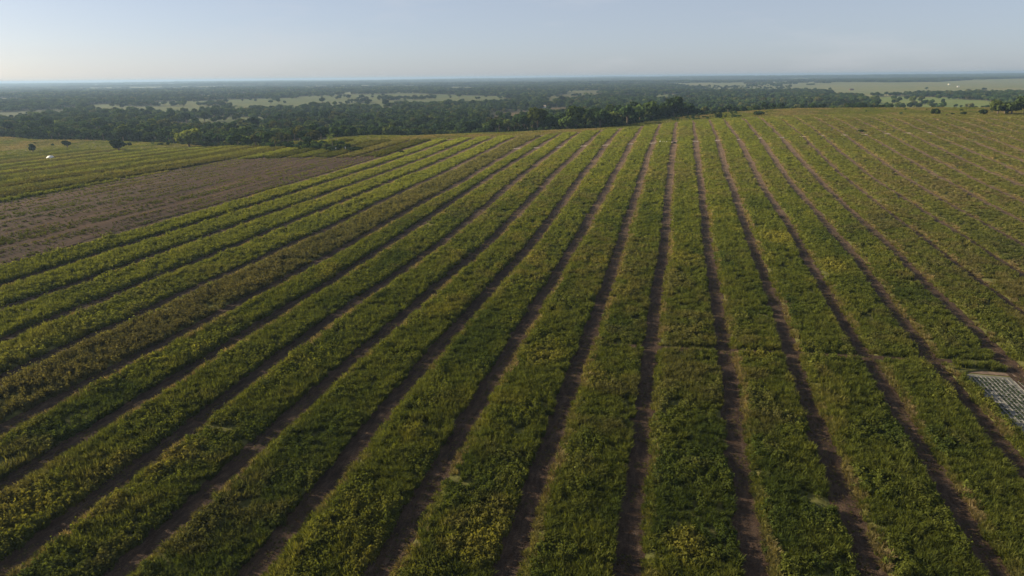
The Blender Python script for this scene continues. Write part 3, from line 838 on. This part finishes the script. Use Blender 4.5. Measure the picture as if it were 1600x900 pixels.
# scrub on the crest in front of the woods
def undergrowth():
    rng = np.random.default_rng(95); n = 60000
    r = np.sqrt(rng.uniform(480 ** 2, 1050 ** 2, n)); a = np.radians(rng.uniform(-41, 41, n))
    x, y = r * np.sin(a), r * np.cos(a)
    keep = cover_kind(x, y) == 1; x, y, r = x[keep], y[keep], r[keep]
    near = cover_kind(x * (1 - 13 / r), y * (1 - 13 / r)) == 0
    near |= (cover_kind(x * (1 - 30 / r), y * (1 - 30 / r)) == 0) & (rng.uniform(size=len(x)) < .4)
    x, y = x[near], y[near]; n = len(x)
    s = rng.uniform(.9, 2.0, n)
    o = scatter('undergrowth', np.stack([x, y, height(x, y) - .2], 1), np.stack([np.zeros(n), np.zeros(n), rng.uniform(0, 6.28, n)], 1), np.stack([s, s, s * rng.uniform(.8, 1.25, n)], 1), rng.integers(0, 4, n), tree_tint(x, y, rng) * 1.1, LIB_SHRUB)
    tag(o, 'tangled undergrowth along the foot of the wood edge', 'undergrowth', kind='stuff')
undergrowth()
def scrub():
    rng = np.random.default_rng(91); n = 5200
    r = np.sqrt(rng.uniform(560 ** 2, 960 ** 2, n)); a = np.radians(rng.uniform(-41, 41, n))
    x, y = r * np.sin(a), r * np.cos(a); u, l = to_ul(x, y); k = cover_kind(x, y)
    zone = (u > 690) & (u < 790) & (l > -45) & (l < 60)
    dens = np.where(zone, .75, np.where(fbm(u / 50, l / 50, 401, 3) > .6, .10, .012))
    keep = (k == 0) & (u > np.interp(l, [-400, -200, 0, 400], [520, 560, 685, 740])) & (rng.uniform(size=n) < dens)
    x, y = x[keep], y[keep]; n = len(x)
    s = rng.uniform(.6, 1.25, n)
    o = scatter('scrub', np.stack([x, y, height(x, y)], 1), np.stack([np.zeros(n), np.zeros(n), rng.uniform(0, 6.28, n)], 1), np.stack([s, s, s * rng.uniform(.7, 1.1, n)], 1), rng.integers(0, 4, n), tree_tint(x, y, rng) * 1.35, LIB_SHRUB)
    tag(o, 'low tangled scrub on the crest before the copse', 'scrub', kind='stuff')
scrub()

# trees and bushes standing alone, each as the photograph shows it
def lone(px, py, wpx, hpx, sp, tint, name, label, shrub=False):
    X, Y = spot(px, py); Z = float(height(X, Y)); r = math.hypot(X, Y)
    m_px = r / F_PX
    if shrub:
        e = empty(name, (X, Y, Z - .1), random.uniform(0, 6)); e.scale = (wpx * m_px / 3.0, wpx * m_px / 3.0, hpx * m_px / 2.2)
        c = link('foliage', SHRUB_ME[sp], e); c['tint'] = list(tint)
        tv, tf = tube((0, 0, -.3), (.05, 0, 1.1), .09, .05, 5); link('stem', mesh_from('stem', tv, tf, [M_BARK]), e)
        return tag(e, label, 'bush')
    R_, H_ = [4.8, 4.2, 5.6, 3.6, 5.0, 3.0][sp], SPECIES[sp][3]
    return put_tree(name, sp, (X, Y, Z - .1), wpx * m_px / (2 * R_ * .95), random.uniform(0, 6), tint, label, 'tree', None, hpx * m_px / H_ * 1.05)
lone(296, 230, 36, 26, 2, (.135, .158, .036), 'broadleaf_tree', 'large yellow-green rounded tree standing out at left wood edge')
lone(185, 237, 20, 17, 5, (.030, .046, .018), 'broadleaf_tree', 'dark dense round tree alone in left green field')
lone(52, 238, 10, 11, 3, (.028, .044, .02), 'broadleaf_tree', 'small dark tree leaning alone near the white mound')
lone(105, 231, 11, 10, 5, (.032, .05, .02), 'broadleaf_tree', 'small ragged tree between two dark lone trees at left')
lone(196, 228, 6, 5, 0, (.03, .045, .018), 'bush', 'small dark bush just behind the dense round tree, left one', True)
lone(203, 228, 5, 5, 1, (.03, .045, .018), 'bush', 'small dark bush just behind the dense round tree, right one', True)
lone(252, 227, 9, 4, 2, (.03, .045, .018), 'bush', 'flat dark bush, left of a pair before the yellow-green tree', True)
lone(263, 227, 6, 4, 3, (.03, .045, .018), 'bush', 'narrow dark bush, right of a pair before the yellow-green tree', True)
lone(520, 235, 40, 7, 1, (.03, .048, .02), 'bush', 'long dark low bush at the foot of left wood', True)
lone(552, 236, 30, 7, 2, (.032, .05, .02), 'bush', 'broad dark bush at the right tip of left wood', True)
lone(1185, 180, 17, 7, 0, (.032, .048, .019), 'bush', 'dark flat bush alone on the crest right of centre', True)
lone(1461, 179, 11, 8, 1, (.036, .052, .02), 'bush', 'bush at the right end of the crest wood', True)
lone(1506, 179.5, 9, 4, 3, (.034, .05, .02), 'bush', 'small bush in the gap between the right woods', True)
lone(1537, 179, 13, 8, 2, (.032, .048, .02), 'bush', 'dark bush left of the far right clump', True)
lone(1488, 179.5, 5, 3, 0, (.036, .052, .02), 'bush', 'tiny bush between two bushes on the right crest', True)
lone(1122, 184, 10, 7, 1, (.04, .055, .02), 'bush', 'rounded bush beside the crest path right of the copse', True)
lone(628, 240, 9, 5, 3, (.045, .06, .02), 'bush', 'low bush at the pointed end of the brown field', True)
lone(1346, 206, 9, 4, 2, (.04, .055, .02), 'bush', 'low bush beside an earth berm in right rows', True)
# tongue of trees closing off the right of the crest
for j, (px, py, wp, hp, sp, tc) in enumerate([(1558, 179, 22, 18, 2, (.06, .08, .024)), (1580, 179.5, 24, 17, 0, (.042, .06, .02)), (1602, 180, 26, 24, 4, (.036, .054, .02)), (1570, 178, 20, 13, 3, (.05, .068, .022))]):
    lone(px, py, wp, hp, sp, tc, 'broadleaf_tree', ['bright green spreading tree, leftmost of the far right clump', 'dark spreading tree in the middle of far right clump', 'tallest dark tree of far right clump at picture edge', 'low green tree tucked into the far right clump'][j])
print('instances', TOTAL_INST[0])

# ------------------------------------------------------------------ small things on the farm
def box(cx, cy, cz, sx, sy, sz):
    v = np.array([[cx + a * sx / 2, cy + b2 * sy / 2, cz + c * sz / 2] for a in (-1, 1) for b2 in (-1, 1) for c in (-1, 1)])
    f = [[0, 1, 3, 2], [4, 6, 7, 5], [0, 4, 5, 1], [2, 3, 7, 6], [0, 2, 6, 4], [1, 5, 7, 3]]
    return v, f
def joinl(parts):
    V = []; Fc = []
    for v, f in parts:
        o = len(V); V += [tuple(q) for q in v]; Fc += [[i + o for i in fc] for fc in f]
    return V, Fc

# earth berms laid across the tracks
for j, k in enumerate(range(-7, 13)):
    l0 = X0 + k * S_ROW; u0 = BANK(l0); l0 = float(centre(k, np.array([u0]))[0]); u0 = BANK(l0)
    ll_ = np.linspace(-3.1, 3.1, 15); cu = np.linspace(-.9, .9, 7)
    Lm, Cm = np.meshgrid(ll_, cu, indexing='ij')
    hgt = .55 * np.cos(Cm / .9 * math.pi / 2) * np.clip((3.1 - np.abs(Lm)) / .8, 0, 1) * (.75 + .5 * vnoise(Lm * 1.3 + k * 9, Cm * 2, 5))
    x, y = to_xy(u0 + .37 * Lm + Cm, l0 + Lm); zz = height(x, y) + .05 + hgt
    x0, y0 = to_xy(u0, l0); 
    o = link('earth_berm', mesh_from('earth_berm', np.stack([x, y, zz], -1).reshape(-1, 3), grid_faces(15, 7)[:, ::-1], [M_SAND], True))
    tag(o, 'low pale earth berm across a track, %s of the line from the left' % ordinal(j + 1), 'berm', 'pale berms across the tracks near the crest')

# dark heap on one track and white sacks beside it
x, y = to_xy(498, float(centre(0, np.array([498.]))[0])); gz0 = float(height(x, y))
hv, hf = leafy_dome(np.random.default_rng(5), 1)
an = np.linspace(0, 2 * math.pi, 14, endpoint=False); V = []; 
for q, (rr, zz) in enumerate(((1.0, 0), (.85, .45), (.5, .85), (.12, 1.0))):
    V += [(1.9 * rr * math.cos(a_) * (1 + .12 * math.sin(3 * a_ + q)), 1.2 * rr * math.sin(a_), 1.1 * zz) for a_ in an]
Fc = [[q * 14 + i, q * 14 + (i + 1) % 14, (q + 1) * 14 + (i + 1) % 14, (q + 1) * 14 + i] for q in range(3) for i in range(14)] + [[42 + i for i in range(14)]]
o = link('soil_heap', mesh_from('soil_heap', V, Fc, [M_DARK], True)); o.location = (x, y, gz0 + .03); tag(o, 'small black heap lying on a track beside white sacks', 'heap')
sack_v = []
for q, (rr, zz) in enumerate(((.75, 0), (1, .25), (1, .6), (.7, .85), (.25, .95), (.3, 1.12))):
    sack_v += [(.36 * rr * math.cos(a_), .28 * rr * math.sin(a_) * (1 + .1 * math.cos(2 * a_)), .8 * zz) for a_ in an]
sack_f = [[q * 14 + i, q * 14 + (i + 1) % 14, (q + 1) * 14 + (i + 1) % 14, (q + 1) * 14 + i] for q in range(5) for i in range(14)] + [[70 + i for i in range(14)]]
sack_me = mesh_from('white_sack', sack_v, sack_f, [M_WHITE], True)
for j, (px, s_) in enumerate(((1031.5, 1.5), (1035.5, 1.0), (1038, 1.0), (1041.5, 1.1))):
    X, Y = spot(px, 224.2); o = link('white_sack', sack_me); o.location = (X, Y, float(height(X, Y)) + .35); o.scale = (s_, s_, s_ * 1.2); o.rotation_euler = (0, 0, j * 1.3)
    tag(o, ['largest white sack, leftmost of four by the black heap', 'small white sack, second of four by the black heap', 'small white sack, third of four by the black heap', 'white sack of four nearest to the black heap'][j], 'sack', 'white sacks near the crest')

# white mound at far left
X, Y = spot(80, 249); 
an2 = np.linspace(0, 2 * math.pi, 20, endpoint=False); V = []
for q, (rr, zz) in enumerate(((1.12, 0), (1.0, .12), (.88, .5), (.6, .82), (.28, .97), (.04, 1.0))):
    V += [((2.9 + .7 * (math.cos(a_) < 0)) * rr * math.cos(a_) * (1 + .05 * math.sin(5 * a_ + q)), 1.7 * rr * math.sin(a_) * (1 + .06 * math.cos(4 * a_)), 2.5 * zz * (1 - .18 * math.sin(3 * a_ + q) * rr)) for a_ in an2]
Fc = [[q * 20 + i, q * 20 + (i + 1) % 20, (q + 1) * 20 + (i + 1) % 20, (q + 1) * 20 + i] for q in range(5) for i in range(20)] + [[100 + i for i in range(20)]]
o = link('white_tarpaulin', mesh_from('white_tarpaulin', V, Fc, [M_WHITE], True)); o.location = (X, Y, float(height(X, Y)) + .3)
tag(o, 'white rounded heap like a tarpaulin in the left green field', 'tarpaulin')

# two pale posts by the wood
for j, (px, py) in enumerate(((525, 237), (540, 235.5))):
    X, Y = spot(px, py)
    V, Fc = joinl([box(0, 0, 1.0, .35, .35, 2.6), box(0, 0, 2.4, .6, .6, .35)])
    o = link('pale_post', mesh_from('pale_post', V, Fc, [M_WHITE])); o.location = (X, Y, float(height(X, Y)))
    tag(o, ['pale post before the left wood tip, left of two', 'pale post before the left wood tip, right of two'][j], 'post')

# pale gridded plot at the right
pu = np.arange(60, PU1, 2.0)
root = ribbon('seedling_plot', 0, pu, np.full(len(pu), PL0), np.full(len(pu), PL1), M_PLOT, .09, 6)
tag(root, 'pale plot with white lines of mulch and seedlings at right edge', 'plot')
for j in range(12):
    lc = PL0 + .5 + j * .8
    us = np.arange(62, PU1 - .6 - abs(j - 5) * .15, 1.0)
    wv = .15 * (1 + .8 * (fbm(us / 3, us * 0 + j * 5, 77, 3) - .5)); cc = lc + .14 * (fbm(us / 8, us * 0 + j * 9, 78, 2) - .5)
    ribbon('mulch_line', 0, us, cc - wv, cc + wv, M_MULCH, .13, 4, lambda s: .07 * np.sin(s * math.pi), parent=root)
for uu in np.arange(82, PU1 - 2, 2.3):
    us = np.arange(uu, uu + .5, .16)
    ribbon('mulch_cross_line', 0, us, np.full(len(us), PL0 + .2), np.full(len(us), PL1 - .2), M_MULCH, .14, 14, lambda s: .03 * np.sin(s * 60), parent=root)
rng = np.random.default_rng(55); P = []
for j in range(12):
    us = np.arange(62, PU1 - 2, .55); us = us + rng.uniform(-.2, .2, len(us)); ls = PL0 + .9 + j * .8 + rng.normal(0, .07, len(us))
    g = (fbm(us / 9, ls / 3, 79, 3) > .42) & (ls < PL1 - .2)
    P.append(np.stack([us[g], ls[g]], 1))
P = np.concatenate(P); x, y = to_xy(P[:, 0], P[:, 1]); n = len(P); s = rng.uniform(.26, .48, n)
scatter('seedlings', np.stack([x, y, height(x, y) + .1], 1), np.stack([np.zeros(n), np.zeros(n), rng.uniform(0, 6.28, n)], 1), np.stack([s, s, s * .7], 1), rng.integers(0, 4, n), np.tile(np.array([.045, .07, .035]), (n, 1)) * rng.uniform(.7, 1.3, (n, 1)), LIB_TUFT, root)
# sandy cross path above the plot
us = np.arange(PU1 + .2, PU1 + 2.2, .5)
tag(ribbon('sandy_path', 0, us, np.full(len(us), 57.0), np.full(len(us), 77.0), M_SANDY, .12, 20), kind='structure')

# ------------------------------------------------------------------ far buildings
def house(name, px, py, wd, dp, hh, rise, rz, label, roof_mat, wall_mat=None):
    X, Y = spot(px, py); Z = float(height(X, Y))
    e = empty(name, (X, Y, Z - .1), rz); wall_mat = wall_mat or M_WALL
    link('wall', mesh_from('wall', *joinl([box(0, 0, hh / 2, wd, dp, hh)]), [wall_mat]), e)
    w2, d2 = wd / 2 + .5, dp / 2 + .6
    V = [(-w2, -d2, hh - .15), (w2, -d2, hh - .15), (w2, d2, hh - .15), (-w2, d2, hh - .15), (-w2, 0, hh + rise), (w2, 0, hh + rise)]
    V += [(a_, b_, c_ + .18) for a_, b_, c_ in V]
    Fc = [[0, 1, 5, 4][::-1], [2, 3, 4, 5][::-1], [6, 7, 11, 10], [8, 9, 10, 11], [0, 4, 10, 6], [4, 3, 9, 10], [1, 7, 11, 5], [5, 11, 8, 2], [0, 6, 7, 1], [3, 2, 8, 9]]
    link('roof', mesh_from('roof', V, Fc, [roof_mat]), e)
    g = [(-wd / 2 + .02, -dp / 2, hh - .2), (-wd / 2 + .02, dp / 2, hh - .2), (-wd / 2 + .02, 0, hh + rise - .1), (wd / 2 - .02, -dp / 2, hh - .2), (wd / 2 - .02, dp / 2, hh - .2), (wd / 2 - .02, 0, hh + rise - .1)]
    link('gable', mesh_from('gable', g, [[0, 2, 1], [3, 4, 5]], [wall_mat]), e)
    link('door', mesh_from('door', *joinl([box(0, -dp / 2 - .04, 1.05, 1.0, .1, 2.1)]), [M_WOOD]), e)
    for s_ in (-1, 1):
        link('window', mesh_from('window', *joinl([box(s_ * wd * .3, -dp / 2 - .03, 1.6, 1.2, .08, 1.0)]), [M_GLASS]), e)
    return tag(e, label, 'house')
house('farmhouse', 838.5, 168.5, 7, 8, 3.4, 2.0, .5, 'small white house, left of two in the valley clearing', M_ROOFW)
house('farmhouse', 848.5, 168.5, 11, 7, 3.0, 2.4, .1, 'house with pale tan roof, right of two in the valley clearing', M_ROOF)
house('shed', 1483, 132.5, 9, 7, 3.2, 1.8, .2, 'white shed on the far pale field, left of two', M_ROOFW)
house('shed', 1497, 136, 8, 7, 3.2, 1.8, -.3, 'white shed on the far pale field, right of two', M_ROOFW)
house('barn', 1330, 141, 16, 10, 4.5, 2.5, .1, 'dark roofed barn on the far pale field, left of the sheds', M_WOOD, M_WOOD)

# ------------------------------------------------------------------ haze
hz_m = bpy.data.materials.new('haze'); hz_m.use_nodes = True; t = hz_m.node_tree; t.nodes.clear()
pv = N(t, 'ShaderNodeVolumePrincipled'); pv.inputs['Color'].default_value = (.31, .45, .66, 1); pv.inputs['Density'].default_value = 1.0e-4; pv.inputs['Anisotropy'].default_value = .25
hz_m.cycles.volume_sampling = 'DISTANCE'
oo = N(t, 'ShaderNodeOutputMaterial'); t.links.new(pv.outputs[0], oo.inputs['Volume'])
zmin = float(gz.min()) - 2.0; zmax = max(float(gz.max()) + 30, CAM_Z + 12)
hb = 26000
V, Fc = joinl([box(0, 0, (zmin + zmax) / 2, 2 * hb, 2 * hb, zmax - zmin)])
o = link('haze', mesh_from('haze', V, Fc, [hz_m])); tag(o, 'thin blue-grey haze over the plain', 'haze', kind='stuff')
print('z range', zmin, zmax)
